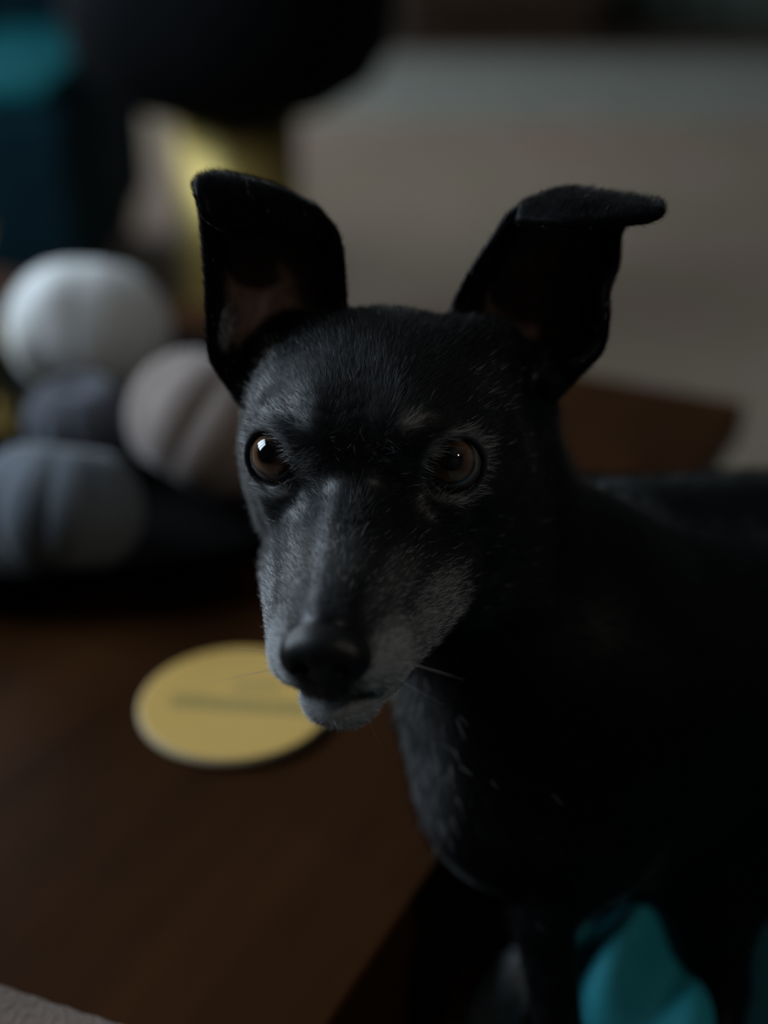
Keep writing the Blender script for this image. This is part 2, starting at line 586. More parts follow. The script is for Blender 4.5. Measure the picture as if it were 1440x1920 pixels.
# ================================================================== DOG
# everything below in centimetres until the meshes are written
cw = np.array([0, 0, CAMZ * 100])
c_r = np.array([1.0, 0, 0])
c_u = np.array([0, math.sin(PITCH), math.cos(PITCH)])
c_b = np.array([0, -math.cos(PITCH), math.sin(PITCH)])


def A(px, py, d):
    return np.array(at(px, py, d)) * 100.0


def rot(ax, a):
    return np.array(Matrix.Rotation(R(a), 3, ax))


# head frame: X towards picture right, Y snout direction, Z up
H0 = np.array([[1.0, 0, 0], [0, 0, 1.0], [0, 1.0, 0]]).T      # columns = X,Y,Z in (r,u,b)
HP, HY, HR = 27.0, -9.5, -2.4
HM = rot('Z', HR) @ rot('Y', HY) @ rot('X', HP) @ H0
cam_basis = np.stack([c_r, c_u, c_b], 1)
HM = cam_basis @ HM                                            # columns = local axes in world
HO = A(685, 862, .508)                                         # point between the eyeballs


def L(p):
    return HO + HM @ np.array(p, float)


# ---------------- signed distance pieces
def s_ell(p, c, r, M=None):
    q = p - c
    if M is not None:
        q = q @ M
    r = np.array(r, float)
    k0 = np.linalg.norm(q / r, axis=1)
    k1 = np.linalg.norm(q / (r * r), axis=1) + 1e-9
    return k0 * (k0 - 1) / k1


def s_cone(p, a, b, r1, r2):
    a = np.array(a, float); b = np.array(b, float)
    ba = b - a
    t = np.clip((p - a) @ ba / (ba @ ba), 0, 1)
    return np.linalg.norm(p - a - t[:, None] * ba, axis=1) - (r1 + (r2 - r1) * t)


def smin(a, b, k):
    h = np.clip(0.5 + 0.5 * (b - a) / k, 0, 1)
    return b + (a - b) * h - k * h * (1 - h)


def smax(a, b, k):
    return -smin(-a, -b, k)


EYE = np.array([3.13, -.04, 0.04])
ER = 1.09
edir = np.array([.27, .93, .24]); edir /= np.linalg.norm(edir)


def head_local(q):
    """SDF of the head in its own frame (cm); the two halves are mirror images"""
    m = q.copy()
    m[:, 0] = np.abs(m[:, 0])
    d = s_ell(q, (0, -3.4, 0.75), (4.55, 4.4, 3.5))                     # cranium
    d = smin(d, s_ell(q, (0, -0.5, 1.1), (3.4, 2.4, 1.9)), 1.4)          # forehead
    d = smin(d, s_ell(m, (3.05, -0.6, 0.35), (1.5, 1.25, 1.6)), .9)      # orbit
    d = smin(d, s_cone(m, (2.9, .4, -1.5), (4.3, -3.4, -1.2), .95, 1.2), 1.0)   # cheek arch
    d = smin(d, s_ell(m, (3.3, -3.2, -2.8), (1.8, 2.8, 2.7)), 1.2)       # chewing muscle
    d = smin(d, s_cone(q, (0, 0.4, -0.9), (0, 7.0, -2.95), 1.75, 1.15), 1.0)   # bridge
    d = smin(d, s_cone(m, (1.55, 1.0, -2.8), (.80, 6.6, -3.8), 1.72, 1.17), .8)  # upper jaw sides
    d = smin(d, s_cone(m, (2.65, 0.0, -4.4), (1.35, 6.1, -4.5), 1.5, 1.0), .7)   # hanging lip
    d = smin(d, s_ell(q, (0, 7.4, -3.85), (1.6, 1.15, 1.1)), .5)
    d = smin(d, s_cone(m, (2.4, -2.0, -5.6), (.45, 6.2, -5.95), 1.7, .85), .30)  # lower jaw
    d = smin(d, s_ell(q, (0, 6.2, -6.0), (1.15, 1.3, .85)), .5)          # chin
    d = smin(d, s_ell(m, (2.0, .25, 1.75), (.75, .45, .4)), .6)         # brow
    d = smax(d, -s_cone(q, (0, 2.3, 1.9), (0, .2, 4.4), .1, .3), 1.6)    # faint centre furrow
    d = smin(d, s_cone(m, (3.0, -3.8, .9), (3.9, -5.4, 2.2), 2.0, 1.3), 1.8)   # ear roots
    # mouth line
    g = np.minimum(s_cone(m, (.05, 8.2, -5.15), (1.7, 6.2, -5.35), .08, .08), s_cone(m, (1.7, 6.2, -5.35), (3.6, 1.2, -5.6), .08, .09))
    d = smax(d, -g, .25)
    # eye opening and lids
    e = EYE + edir * .62
    d = smax(d, -s_ell(m, e, (1.0, 1.0, 1.0)), .14)
    d = smax(d, -s_ell(m, EYE, (ER + .03,) * 3), .03)
    v = m - (EYE + edir * .52)
    h = v @ edir
    rr = v - h[:, None] * edir
    rad = np.linalg.norm(rr, axis=1)
    ring = np.sqrt((rad - 1.05) ** 2 + (h - .08) ** 2) - .11
    d = smin(d, ring, .14)
    return d


# ---------------- ears: curved sheets sampled as overlapping beads
def cr(P, n):
    """catmull-rom resample of rows P (k,...) to n rows"""
    P = np.array(P, float)
    k = len(P)
    Q = np.concatenate([2 * P[:1] - P[1:2], P, 2 * P[-1:] - P[-2:-1]])
    out = []
    for s in np.linspace(0, k - 1, n):
        i = min(int(s), k - 2)
        t = s - i
        a, b, c, d_ = Q[i], Q[i + 1], Q[i + 2], Q[i + 3]
        out.append(.5 * (2 * b + (c - a) * t + (2 * a - 5 * b + 4 * c - d_) * t * t + (3 * b - a - 3 * c + d_) * t ** 3))
    return np.array(out)


def ear(rows, nu, nv):
    P = np.array([[A(*q) for q in r] for r in rows])        # rows x cols x 3
    P = cr(P, nv)
    P = np.swapaxes(cr(np.swapaxes(P, 0, 1), nu), 0, 1)     # nv x nu x 3
    return P


earL = ear([
    [(452, 740, .536), (490, 735, .556), (540, 690, .560), (600, 640, .556), (628, 610, .548)],
    [(400, 668, .528), (440, 650, .556), (500, 620, .566), (590, 590, .560), (641, 560, .546)],
    [(392, 590, .522), (430, 570, .552), (500, 545, .568), (590, 520, .558), (641, 500, .538)],
    [(388, 510, .520), (430, 490, .548), (500, 465, .565), (580, 445, .556), (630, 440, .538)],
    [(382, 430, .520), (420, 415, .542), (480, 400, .556), (550, 395, .553), (600, 404, .540)],
    [(376, 362, .520), (410, 345, .532), (455, 345, .543), (520, 362, .546), (585, 393, .541)],
    [(373, 345, .514), (400, 337, .521), (445, 343, .528), (515, 360, .534), (584, 396, .537)],
    [(374, 360, .509), (405, 365, .513), (450, 378, .519), (515, 397, .528), (586, 412, .536)],
    [(384, 400, .508), (415, 420, .512), (455, 430, .518), (520, 440, .528), (592, 440, .5365)],
], 36, 56)
earR = ear([
    [(850, 628, .548), (890, 660, .562), (940, 700, .570), (1000, 735, .560), (1040, 725, .545)],
    [(862, 562, .542), (910, 600, .566), (985, 640, .578), (1065, 670, .566), (1120, 660, .540)],
    [(888, 508, .536), (930, 540, .564), (1000, 575, .580), (1080, 595, .566), (1136, 600, .536)],
    [(920, 460, .534), (960, 480, .558), (1025, 510, .574), (1090, 530, .562), (1137, 545, .536)],
    [(954, 410, .534), (990, 425, .552), (1045, 445, .564), (1110, 470, .556), (1155, 495, .538)],
    [(985, 388, .535), (1035, 372, .544), (1080, 375, .550), (1130, 395, .550), (1165, 425, .540)],
    [(986, 388, .533), (1060, 364, .535), (1110, 366, .536), (1170, 374, .532), (1225, 384, .526)],
    [(982, 396, .530), (1065, 385, .524), (1115, 390, .522), (1175, 392, .518), (1238, 396, .514)],
    [(974, 416, .529), (1060, 418, .519), (1110, 418, .517), (1160, 414, .515), (1215, 408, .513)],
], 36, 58)


def ear_beads(E):
    nv, nu = E.shape[:2]
    u = np.linspace(-1, 1, nu)[None, :]
    w = np.linspace(0, 1, nv)[:, None]
    r = .165 + .16 * np.clip(1 - w / .18, 0, 1) - .03 * np.abs(u) ** 4 * np.ones_like(w)
    return E.reshape(-1, 3), r.reshape(-1)


EB = [ear_beads(earL), ear_beads(earR)]
EP = np.concatenate([e[0] for e in EB])
ERAD = np.concatenate([e[1] for e in EB])


def beads(p, P, r, k=.05):
    out = np.empty(len(p))
    for i in range(0, len(p), 4000):
        q = p[i:i + 4000]
        d = np.sqrt(np.maximum(((q * q).sum(1)[:, None] + (P * P).sum(1)[None] - 2 * q @ P.T), 0)) - r[None]
        mn = d.min(1)
        out[i:i + 4000] = mn - k * np.log(np.exp(-(d - mn[:, None]) / k).sum(1))
    return out


# ---------------- body pieces (world cm)
def body_sdf(p):
    d = s_cone(p, L((0, -5.0, -1.2)), A(985, 1090, .615), 3.8, 5.0)            # neck
    d = smin(d, s_cone(p, A(970, 715, .562), A(940, 900, .580), 1.5, 2.6), 1.5)
    d = smin(d, s_cone(p, L((0, -3.0, -3.4)), A(930, 1200, .600), 2.2, 4.0), 2.0)  # throat
    d = smin(d, s_cone(p, A(1085, 1290, .640), A(1650, 1265, .80), 8.1, 9.2), 3.0)  # ribcage
    d = smin(d, s_cone(p, A(1120, 1000, .655), A(1650, 985, .82), 2.5, 3.6), 2.0)   # withers and back
    d = smin(d, s_cone(p, A(980, 1510, .615), A(1300, 1520, .69), 3.4, 4.0), 2.0)   # brisket
    d = smin(d, s_cone(p, A(930, 1300, .600), A(960, 1480, .610), 3.6, 3.6), 2.5)   # breastbone
    d = smin(d, s_cone(p, A(1120, 1130, .64), A(1080, 1560, .60), 4.0, 2.7), 2.0)   # shoulder
    d = smin(d, s_cone(p, A(1090, 1600, .600), A(1018, 1720, .595), 2.4, 1.25), .9)     # near foreleg
    d = smin(d, s_cone(p, A(1018, 1720, .595), A(1052, 1960, .600), 1.25, .95), .5)
    d = smin(d, s_cone(p, A(1052, 1960, .600), A(1045, 2130, .610), .95, 1.0), .5)
    d = smin(d, s_cone(p, A(1000, 1600, .66), A(1010, 1760, .655), 2.2, 1.0), 1.0)     # far foreleg
    d = smin(d, s_cone(p, A(1010, 1760, .655), A(925, 1900, .645), 1.0, 1.05), .4)
    d = smin(d, s_cone(p, A(925, 1900, .645), A(870, 2040, .640), 1.05, .9), .4)
    d = smin(d, s_cone(p, A(1450, 1480, .68), A(1350, 1700, .655), 5.6, 1.9), 2.5)      # thigh
    d = smin(d, s_cone(p, A(1350, 1700, .655), A(1352, 1850, .655), 1.6, 1.25), .8)
    d = smin(d, s_cone(p, A(1352, 1850, .655), A(1345, 2000, .64), 1.2, 1.0), .6)
    d = smin(d, s_cone(p, A(1640, 1330, .80), A(1570, 1500, .78), 5.0, 1.8), 2.5)
    d = smin(d, s_cone(p, A(1570, 1500, .78), A(1590, 1630, .77), 1.6, 1.1), .8)
    d = smin(d, s_cone(p, A(1750, 1230, .84), A(1900, 1500, .90), 1.6, .5), 1.5)       # tail
    return d


def seat_paw(px, py, d0):
    p = A(px, py, d0)
    p[2] = SZ * 100 + .75
    return p


paws = []
for (px, py, d0) in ((1045, 2130, .610), (870, 2040, .640), (1345, 2000, .64), (1590, 1630, .77)):
    a = A(px, py, d0)
    b = a.copy(); b[2] = SZ * 100 + .95
    paws.append((a, b))


def paw_sdf(p):
    d = np.full(len(p), 1e3)
    for a, b in paws:
        d = smin(d, s_cone(p, a, b, .95, .95), .3)
        fwd = np.array([-.45, -.89, 0])
        sd = np.array([.89, -.45, 0])
        for k in (-1.5, -.5, .5, 1.5):
            c = b + fwd * (1.3 - .15 * abs(k)) + sd * k * .52
            d = smin(d, s_cone(p, b + sd * k * .25, c + np.array([0, 0, -.25]), .7, .55), .18)
    return d


def inhead(p):
    q = (p - HO) @ HM
    return np.minimum(np.minimum(q[:, 1] + 8.6 + np.maximum(q[:, 2], 0) * .9, q[:, 2] + 7.4), 6.2 + np.maximum(q[:, 2], 0) * 1.5 - np.abs(q[:, 0]))


def dog_sdf(p, ears=None):
    q = (p - HO) @ HM
    d = head_local(q)
    if ears is not None and len(ears[0]):
        d = smin(d, beads(p, ears[0], ears[1]), .55)
    d = smin(d, body_sdf(p), 1.6 if ears is None else 1.6)
    d = smin(d, paw_sdf(p), .3)
    return d


def surface_net(sdf, lo, hi, h, keep=None, B=14, sub=None):
    lo = np.array(lo, float); hi = np.array(hi, float)
    nb = np.ceil((hi - lo) / (h * B)).astype(int)
    I = np.stack(np.meshgrid(*[np.arange(n) for n in nb], indexing='ij'), -1).reshape(-1, 3)
    cen = lo + (I + .5) * h * B
    rad = h * B * .87
    dd = sdf(cen, sub) if sub is not None else sdf(cen)
    act = np.abs(dd) < rad * 1.15 + .6
    N = nb * B + 2
    g = np.stack(np.meshgrid(*[np.arange(B + 1)] * 3, indexing='ij'), -1).reshape(-1, 3)
    cells = np.stack(np.meshgrid(*[np.arange(B)] * 3, indexing='ij'), -1).reshape(-1, 3)
    n1 = B + 1
    corner = np.array([[i, j, k] for i in (0, 1) for j in (0, 1) for k in (0, 1)])
    coff = corner @ np.array([n1 * n1, n1, 1])
    edges = [(a, b) for a in range(8) for b in range(a + 1, 8) if np.abs(corner[a] - corner[b]).sum() == 1]
    cbase = cells @ np.array([n1 * n1, n1, 1])
    vid, vpos, quads, nors = [], [], [], []
    gid = lambda c: (c[:, 0] * N[1] + c[:, 1]) * N[2] + c[:, 2]
    for bi, c0 in zip(I[act], cen[act]):
        if sub is not None:
            m = (np.abs(sub[0] - c0) < h * B * .5 + 1.6).all(1)
            s2 = (sub[0][m], sub[1][m])
            f = lambda x: sdf(x, s2)
        else:
            f = sdf
        o = bi * B
        val = f(lo + (g + o) * h)
        if val.min() > 0 or val.max() < 0:
            continue
        cv = val[cbase[:, None] + coff[None]]
        sg = cv < 0
        m = sg.any(1) & ~sg.all(1)
        if not m.any():
            continue
        cm, cvm = cells[m], cv[m]
        acc = np.zeros((len(cm), 3)); cnt = np.zeros(len(cm))
        for a, b in edges:
            va, vb = cvm[:, a], cvm[:, b]
            x = (va < 0) != (vb < 0)
            t = np.where(x, va / np.where(x, va - vb, 1), 0)
            pt = corner[a] + t[:, None] * (corner[b] - corner[a])
            acc += np.where(x[:, None], pt, 0); cnt += x
        P = lo + (cm + o + acc / cnt[:, None]) * h
        e = h * .25
        for _ in range(1):
            v0 = f(P)
            G = np.stack([f(P + np.eye(3)[k] * e) - f(P - np.eye(3)[k] * e) for k in range(3)], 1) / (2 * e)
            gn = (G * G).sum(1)
            st = np.clip(v0 / np.maximum(np.sqrt(gn), .3), -h * .6, h * .6)
            if _ == 0:
                P = P - st[:, None] * G / np.maximum(np.sqrt(gn), 1e-6)[:, None]
        vid.append(gid(cm + o)); vpos.append(P)
        nors.append(G / np.maximum(np.sqrt(gn), 1e-6)[:, None])
        for ax in range(3):
            off = np.zeros(3, int); off[ax] = 1
            ib = 4 >> ax
            va, vb = cvm[:, 0], cvm[:, ib]
            x = (va < 0) != (vb < 0)
            if not x.any():
                continue
            cc_ = cm[x] + o
            u = np.zeros(3, int); u[(ax + 1) % 3] = 1
            w = np.zeros(3, int); w[(ax + 2) % 3] = 1
            q = np.stack([gid(cc_), gid(cc_ - u), gid(cc_ - u - w), gid(cc_ - w)], 1)
            fl = va[x] > 0
            q[fl] = q[fl][:, ::-1]
            quads.append(q)
    vid = np.concatenate(vid); vpos = np.concatenate(vpos); quads = np.concatenate(quads); nors = np.concatenate(nors)
    o = np.argsort(vid)
    vid, vpos, nors = vid[o], vpos[o], nors[o]
    ix = np.clip(np.searchsorted(vid, quads), 0, len(vid) - 1)
    good = (vid[ix] == quads).all(1)
    ix = ix[good]
    if keep is not None:
        k = keep(vpos)
        ix = ix[k[ix].all(1)]
        used = np.zeros(len(vid), bool); used[ix.ravel()] = True
        mp = np.cumsum(used) - 1
        vpos, nors, ix = vpos[used], nors[used], mp[ix]
    return vpos, ix, nors


def np_mesh(name, V, F):
    me = bpy.data.meshes.new(name)
    me.vertices.add(len(V))
    me.vertices.foreach_set('co', (V * .01).astype(np.float32).ravel())
    me.loops.add(F.size)
    me.loops.foreach_set('vertex_index', F.astype(np.int32).ravel())
    me.polygons.add(len(F))
    me.polygons.foreach_set('loop_start', np.arange(0, F.size, F.shape[1], dtype=np.int32))
    me.update(calc_edges=True)
    me.validate()
    return me


import time as _t
HRES = .115
_t0 = _t.time()
qs = (EP - HO) @ HM
print('ear local range', qs.min(0), qs.max(0), 'inhead min', inhead(EP).min())
allp = np.concatenate([EP, [L((x, y, z)) for x in (-6, 6) for y in (-9, 9.5) for z in (-8, 5.5)]])
lo, hi = allp.min(0) - 1, allp.max(0) + 1
# the same surface twice: finely for the head, coarser for the body; the two nets overlap by a few mm
hV, hF, hN = surface_net(dog_sdf, lo, hi, HRES, keep=lambda p: inhead(p) > -.25, sub=(EP, ERAD))
print('head', round(_t.time() - _t0, 1))
bV, bF, bN = surface_net(lambda p, s=None: dog_sdf(p, None), (-6, 38, 30), (62, 105, 74), .40, keep=lambda p: inhead(p) < .25)
print('dog', len(hV), len(bV), round(_t.time() - _t0, 1))
DV = np.concatenate([hV, bV]); DF = np.concatenate([hF, bF + len(hV)]); DN = np.concatenate([hN, bN])
NH = len(hV)


def sstep(a, b, x):
    t = np.clip((x - a) / (b - a), 0, 1)
    return t * t * (3 - 2 * t)


NOSE = np.array([0.0, 7.95, -3.15])


def zones(p, n):
    """greying with a painted temple highlight (0..1), bare inner ear (0..1), skin (lids, mouth) 0..1, bead-based ear amount"""
    q = (p - HO) @ HM
    m = q.copy(); m[:, 0] = np.abs(m[:, 0])
    g = np.zeros(len(p))

    def blob(c, r, s, src=m):
        d = np.linalg.norm((src - np.array(c)) / np.array(r), axis=1)
        return s * (1 - sstep(.5, 1.2, d))
    g = np.maximum(g, blob((1.7, 6.4, -4.3), (1.15, 2.6, 1.7), 1.0))     # lips
    g = np.maximum(g, blob((.6, 6.6, -6.0), (1.8, 2.6, .9), 1.0))       # chin
    g = np.maximum(g, blob((2.7, 3.4, -4.6), (1.5, 3.8, 2.0), .6))     # side of the muzzle
    g = np.maximum(g, blob((1.5, 4.2, -2.6), (1.2, 3.2, 1.2), .22))
    g = np.maximum(g, blob((0, 4.6, -1.4), (1.2, 2.2, .9), .16))
    g = np.maximum(g, blob((1.75, .9, 1.9), (.5, .6, .45), .35))        # brow spots
    e = np.linalg.norm(m - (EYE + edir * .52), axis=1)
    g = np.maximum(g, .48 * np.exp(-((e - 1.30) / .16) ** 2))           # pale ring round the lids
    g = np.maximum(g, blob((4.0, -2.4, 1.7), (1.3, 1.8, 1.5), .05)) 
    g = np.maximum(g, blob((-4.0, -2.2, 1.7), (1.0, 2.0, 1.8), .42, q))    # temples; the picture-left one paints the window highlight in as grey
    g *= 1 - blob((0, 8.0, -4.7), (1.3, .9, .8), 1.0)                  # black lip under the nose
    ch = np.linalg.norm((p - A(740, 1440, .585)) / np.array([3.2, 3.5, 6.5]), axis=1)
    g = np.maximum(g, .22 * (1 - sstep(.4, 1.1, ch)))                   # breast
    lg = np.linalg.norm((p - A(920, 1900, .645)) / np.array([2.6, 2.6, 4.2]), axis=1)
    g = np.maximum(g, .75 * (1 - sstep(.7, 1.1, lg)))                   # grey foreleg
    bare = np.zeros(len(p))
    earv = np.zeros(len(p))
    cand = np.where((q[:, 2] > -1) & (q[:, 1] < -1))[0]
    toc = cw - p
    toc /= np.linalg.norm(toc, axis=1)[:, None]
    for E in (earL, earR):
        nv, nu = E.shape[:2]
        F = E.reshape(-1, 3)
        c = cand[(np.abs(p[cand] - F.mean(0)) < 8).all(1)]
        for i in range(0, len(c), 3000):
            cc = c[i:i + 3000]
            x = p[cc]
            d2 = (x * x).sum(1)[:, None] + (F * F).sum(1)[None] - 2 * x @ F.T
            k = d2.argmin(1)
            dm = np.sqrt(np.maximum(d2[np.arange(len(cc)), k], 0))
            v_ = (k // nu) / (nv - 1); u_ = (k % nu) / (nu - 1) * 2 - 1
            near = dm < .62
            front = (n[cc] * toc[cc]).sum(1) > .05
            w = sstep(.98, .55, np.abs(u_)) if False else 1 - sstep(.45, .78, np.abs(u_))
            w = w * sstep(.06, .2, v_) * (1 - sstep(.50, .60, v_))
            bare[cc] = np.maximum(bare[cc], np.where(near & front, w, 0))
            earv[cc] = np.maximum(earv[cc], np.where(near, np.maximum(v_, .01), 0))
    skin = (1 - sstep(.98, 1.14, e))
    mo = s_cone(m, (.05, 8.2, -5.15), (1.7, 6.2, -5.35), .05, .05)
    skin = np.maximum(skin, 1 - sstep(.12, .42, mo))
    tf = np.linalg.norm((p - A(428, 612, .545)) / np.array([.55, 2.0, .9]), axis=1)
    g = np.maximum(g, .5 * (1 - sstep(.5, 1.1, tf)) * (earv > 0))
    bare = bare * (1 - .9 * (1 - sstep(.5, 1.1, tf)))
    return g, bare, skin, earv


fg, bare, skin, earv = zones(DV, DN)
black = np.array([0.0035, 0.0038, 0.0045]); grey = np.array([.40, .405, .41])
inner = np.array([.17, .11, .09]); sk = np.array([.010, .008, .0085])
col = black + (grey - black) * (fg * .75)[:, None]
col += (inner - col) * bare[:, None]
col += (sk - col) * skin[:, None]
dog_me = np_mesh('dog', DV, DF)


def colour_attr(me, name, c):
    ca = me.color_attributes.new(name, 'FLOAT_COLOR', 'POINT')
    ca.data.foreach_set('color', np.concatenate([c, np.ones((len(c), 1))], 1).astype(np.float32).ravel())


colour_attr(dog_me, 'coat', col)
ft = NT('dog_coat', 0.38)
at_ = ft.add('ShaderNodeAttribute', attribute_name='coat')
nz = ft.noise(ft.coords(), 260, 3, .6)
mx = ft.add('ShaderNodeMixRGB', blend_type='MULTIPLY'); mx.inputs[0].default_value = .6
ft.l.new(at_.outputs['Color'], mx.inputs[1])
ft.l.new(ft.ramp(nz, [(.3, (.45, .45, .45)), (.7, (1.25, 1.25, 1.25))]), mx.inputs[2])
ft.color(mx.outputs[0])
ft.bump(nz, .15, .0005)
ft.set('Sheen Weight', .3)
ft.set('Sheen Roughness', .22)
colour_attr(dog_me, 'gloss', np.repeat((.25 - .2 * (earv > .02) - np.where(np.arange(len(DV)) >= NH, .17, 0))[:, None], 3, 1))
ft.l.new(ft.add('ShaderNodeAttribute', attribute_name='gloss').outputs['Fac'], ft.b.inputs['Specular IOR Level'])
dog = link('dog', dog_me, ft.m)
tag(dog, 'small black short-haired dog with a greying muzzle and large upright ears', 'dog')


# ---- nose leather with nostrils
def nose_sdf(p, s=None):
    q = (p - HO) @ HM
    m = q.copy(); m[:, 0] = np.abs(m[:, 0])
    d = s_ell(q, NOSE + (0, -.15, .10), (1.34, .98, .92))
    d = smin(d, s_ell(m, NOSE + (.86, .02, -.10), (.62, .66, .68)), .25)
    d = smin(d, s_ell(q, NOSE + (0, .12, -.75), (.50, .50, .72)), .35)
    d = smax(d, -s_ell(m, NOSE + (.64, .72, -.18), (.25, .42, .27)), .12)       # nostril
    d = smax(d, -s_cone(m, NOSE + (.84, .6, -.32), NOSE + (1.34, .15, -.48), .10, .05), .08)
    d = smax(d, -s_cone(q, NOSE + (0, .95, .15), NOSE + (0, .62, -1.2), .05, .05), .10)
    return d


nc = L(NOSE)
nV, nF, nN = surface_net(nose_sdf, nc - 2.7, nc + 2.7, .065)
nt = NT('nose_leather', 0.40)
nt.set('Specular IOR Level', .3)
vo = nt.add('ShaderNodeTexVoronoi'); vo.inputs['Scale'].default_value = 1100
nt.l.new(nt.coords(), vo.inputs['Vector'])
nt.b.inputs['Base Color'].default_value = (.006, .0058, .0062, 1)
nt.bump(vo.outputs[0], .25, .0004)
nose = link('nose', np_mesh('nose', nV, nF), nt.m, dog)

# ---- eyes
et = NT('dog_eye', 0.03)
tc = et.add('ShaderNodeTexCoord')
sep = et.add('ShaderNodeSeparateXYZ'); et.l.new(tc.outputs['Object'], sep.inputs[0])
cmb = et.add('ShaderNodeCombineXYZ'); et.l.new(sep.outputs[0], cmb.inputs[0]); et.l.new(sep.outputs[1], cmb.inputs[1])
ln = et.add('ShaderNodeVectorMath', operation='LENGTH'); et.l.new(cmb.outputs[0], ln.inputs[0])
sc = et.add('ShaderNodeMath', operation='MULTIPLY'); et.l.new(ln.outputs['Value'], sc.inputs[0]); sc.inputs[1].default_value = 80.0
fib = et.noise(et.coords((1, 1, 1)), 420, 4)
ad = et.add('ShaderNodeMath', operation='MULTIPLY_ADD'); et.l.new(fib, ad.inputs[0]); ad.inputs[1].default_value = .05; et.l.new(sc.outputs[0], ad.inputs[2])
rgb = et.ramp(ad.outputs[0], [(.0, (.002, .002, .003)), (.335, (.003, .002, .002)), (.375, (.06, .028, .014)), (.50, (.12, .060, .032)), (.60, (.17, .095, .050)), (.655, (.06, .032, .018)), (.68, (.012, .007, .006)), (.73, (.16, .15, .15)), (.80, (.10, .09, .085))])
et.color(rgb)
et.set('IOR', 1.38)
et.set('Coat Weight', 1.0)
et.set('Coat Roughness', 0.01)
for sx in (-1, 1):
    c = L(EYE * (sx, 1, 1))
    bm = bmesh.new()
    bmesh.ops.create_uvsphere(bm, u_segments=72, v_segments=56, radius=ER * .01)
    for vtx in bm.verts:
        rho = math.hypot(vtx.co.x, vtx.co.y) * 100
        if vtx.co.z > 0 and rho < .80:
            vtx.co.z += .0009 * (1 - (rho / .80) ** 2) ** 1.3
    me = bpy.data.meshes.new('eyeball'); bm.to_mesh(me); bm.free()
    eb = link('eyeball', me, et.m, dog)
    gaze = (cw + np.array([-23.0, 0, 7.0] if sx < 0 else [-3.0, 0, 4.0]) - c)
    eb.rotation_euler = Vector(gaze).to_track_quat('Z', 'Y').to_euler()
    eb.location = Vector(c * .01)

# ---- fur: short strands rooted all over the coat
def strands(n, V, F, N, attrs, seed, weight=None):
    g = np.random.default_rng(seed)
    tri = np.concatenate([F[:, [0, 1, 2]], F[:, [0, 2, 3]]])
    a, b, c = V[tri[:, 0]], V[tri[:, 1]], V[tri[:, 2]]
    ar = np.linalg.norm(np.cross(b - a, c - a), axis=1)
    if weight is not None:
        ar = ar * weight[tri].mean(1)
    k = g.choice(len(tri), n, p=ar / ar.sum())
    u, v = g.random(n), g.random(n)
    fl = u + v > 1
    u[fl], v[fl] = 1 - u[fl], 1 - v[fl]
    w = np.stack([1 - u - v, u, v], 1)[:, :, None]
    P = (V[tri[k]] * w).sum(1)
    Nn = (N[tri[k]] * w).sum(1)
    Nn /= np.linalg.norm(Nn, axis=1)[:, None] + 1e-9
    at = [(x[tri[k]] * w[:, :, 0]).sum(1) for x in attrs]
    return P, Nn, at, g


def flow(P, earv):
    q = (P - HO) @ HM
    s = np.sign(q[:, 0])
    fl = np.stack([.30 * s * sstep(.2, 2.5, np.abs(q[:, 0])), -np.ones(len(P)), -.15 + .0 * s], 1)
    up = np.stack([.3 * s, -.2 + 0 * s, np.ones(len(P))], 1)
    fl = fl + (up - fl) * (earv > 0)[:, None]
    hd = fl @ HM.T
    bd = np.array([.75, .35, -.55])[None] + 0 * P
    t = sstep(-7.5, -11.0, q[:, 1])[:, None] if False else (1 - sstep(-11.0, -7.5, q[:, 1]))[:, None]
    t = np.maximum(t, (1 - sstep(-9.5, -7.2, q[:, 2]))[:, None])
    f = hd * (1 - t) + bd * t
    return f / np.linalg.norm(f, axis=1)[:, None]


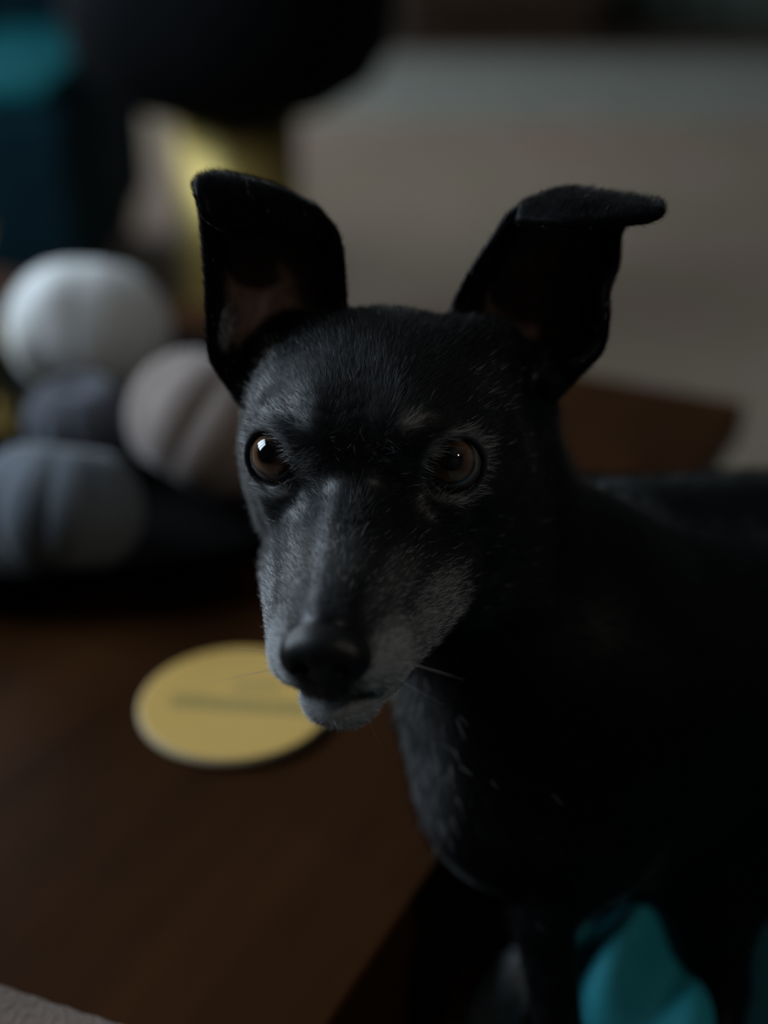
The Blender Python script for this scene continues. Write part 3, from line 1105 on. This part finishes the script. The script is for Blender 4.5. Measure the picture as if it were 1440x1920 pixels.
def make_fur(name, n, seed, V, F, N, attrs, length, rad, parent, weight=None, body_='h'):
    P, Nn, (g_, bare_, skin_, ear_), g = strands(n, V, F, N, attrs, seed, weight)
    keep = (g.random(n) > skin_ * 1.3) & (g.random(n) > bare_ * .93)
    P, Nn, g_, bare_, ear_ = P[keep], Nn[keep], g_[keep], bare_[keep], ear_[keep]
    n = len(P)
    q = (P - HO) @ HM
    T = flow(P, ear_)
    T = T - (T * Nn).sum(1)[:, None] * Nn
    T += g.normal(0, .16, (n, 3))
    T /= np.linalg.norm(T, axis=1)[:, None] + 1e-9
    muz = sstep(1.0, 5.0, q[:, 1]) * (q[:, 2] < 3)
    ln = length * (1 - .45 * muz) * (1 - .45 * (ear_ > 0)) * g.uniform(.6, 1.15, n)
    lift = g.uniform(.12, .34, n) + .12 * muz
    p0 = P - Nn * .02
    p1 = P + T * (ln * .5)[:, None] + Nn * (ln * .5 * lift)[:, None]
    p2 = P + T * (ln * .98)[:, None] + Nn * (ln * .62 * lift)[:, None]
    pts = np.stack([p0, p1, p2], 1).reshape(-1, 3) * .01
    hc = bpy.data.hair_curves.new(name)
    hc.add_curves([3] * n)
    hc.position_data.foreach_set('vector', pts.astype(np.float32).ravel())
    r = np.tile(np.array([1, .8, .15]) * rad * .01, n)
    ra = hc.attributes.get('radius') or hc.attributes.new('radius', 'FLOAT', 'POINT')
    ra.data.foreach_set('value', r.astype(np.float32))
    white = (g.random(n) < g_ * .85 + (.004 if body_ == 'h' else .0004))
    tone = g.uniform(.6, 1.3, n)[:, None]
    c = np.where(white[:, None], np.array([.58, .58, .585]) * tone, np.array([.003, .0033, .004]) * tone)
    c = np.where((bare_ > .3)[:, None], np.array([.16, .11, .09]) * tone, c)
    ca = hc.attributes.new('coat', 'FLOAT_COLOR', 'CURVE')
    ca.data.foreach_set('color', np.concatenate([c, np.ones((n, 1))], 1).astype(np.float32).ravel())
    ga = hc.attributes.new('gloss', 'FLOAT', 'CURVE')
    ga.data.foreach_set('value', (np.where(ear_ > .02, .08, .42) * (.35 if 'b' == body_ else 1)).astype(np.float32))
    o = bpy.data.objects.new(name, hc)
    C.objects.link(o)
    o.parent = parent
    hc.materials.append(fur_m)
    o['kind'] = 'stuff'
    return o


fm = NT('fur_strand', 0.30)
fm.color(fm.add('ShaderNodeAttribute', attribute_name='coat').outputs['Color'])
fm.l.new(fm.add('ShaderNodeAttribute', attribute_name='gloss').outputs['Fac'], fm.b.inputs['Specular IOR Level'])
fm.set('Sheen Weight', .15)
fm.set('Sheen Roughness', .25)
fur_m = fm.m
S.render.hair_type = 'STRIP'
if True:
    AT = (fg, bare, skin, earv)
    qh = (hV - HO) @ HM
    dn = np.linalg.norm((qh - NOSE - (0, -.2, 0)) / np.array([1.4, 1.1, 1.15]), axis=1)
    wt = np.where(dn < 1, 0, 1.0)
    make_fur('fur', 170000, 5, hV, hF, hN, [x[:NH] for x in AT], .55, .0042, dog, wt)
    make_fur('fur', 90000, 6, bV, bF, bN, [x[NH:] for x in AT], .9, .0065, dog, None, 'b')

# ---- whiskers
wm = plain('whisker', (.55, .55, .55), .35, var=.05)
for (x, y, z, dx, dy, dz, ln) in ((-1.95, 6.3, -4.3, -1, .1, .12, 1.7), (-2.0, 5.8, -4.0, -1, -.1, .35, .9), (-1.9, 6.9, -4.5, -1, .35, -.1, 2.4),
                                  (2.1, 6.2, -4.4, 1, .1, -.2, 2.2), (2.1, 5.7, -4.7, 1, -.1, -.35, 1.8), (1.9, 6.8, -4.6, 1, .4, -.3, 2.0),
                                  (-1.0, 7.0, -6.2, -.3, .3, -1, 1.0), (1.0, 6.8, -6.3, .4, .2, -1, 1.2)):
    a = np.array([x, y, z]) * (1, 1, 1); d_ = np.array([dx, dy, dz], float); d_ /= np.linalg.norm(d_)
    V, F = [], []
    for k in range(7):
        t = k / 6
        c = L(a - d_ * .35 + d_ * (ln + .35) * t + np.array([0, -.25 * t * t, -.3 * t * t * ln * .3]))
        r = .012 * (1 - t) + .0015
        for i in range(5):
            an = 2 * math.pi * i / 5
            V.append((c + HM @ np.array([0, math.cos(an) * r, math.sin(an) * r])) * .01)
    for k in range(6):
        for i in range(5):
            j = (i + 1) % 5
            F.append((k * 5 + i, k * 5 + j, (k + 1) * 5 + j, (k + 1) * 5 + i))
    link('whisker', mesh_from('whisker', V, F), wm, dog)
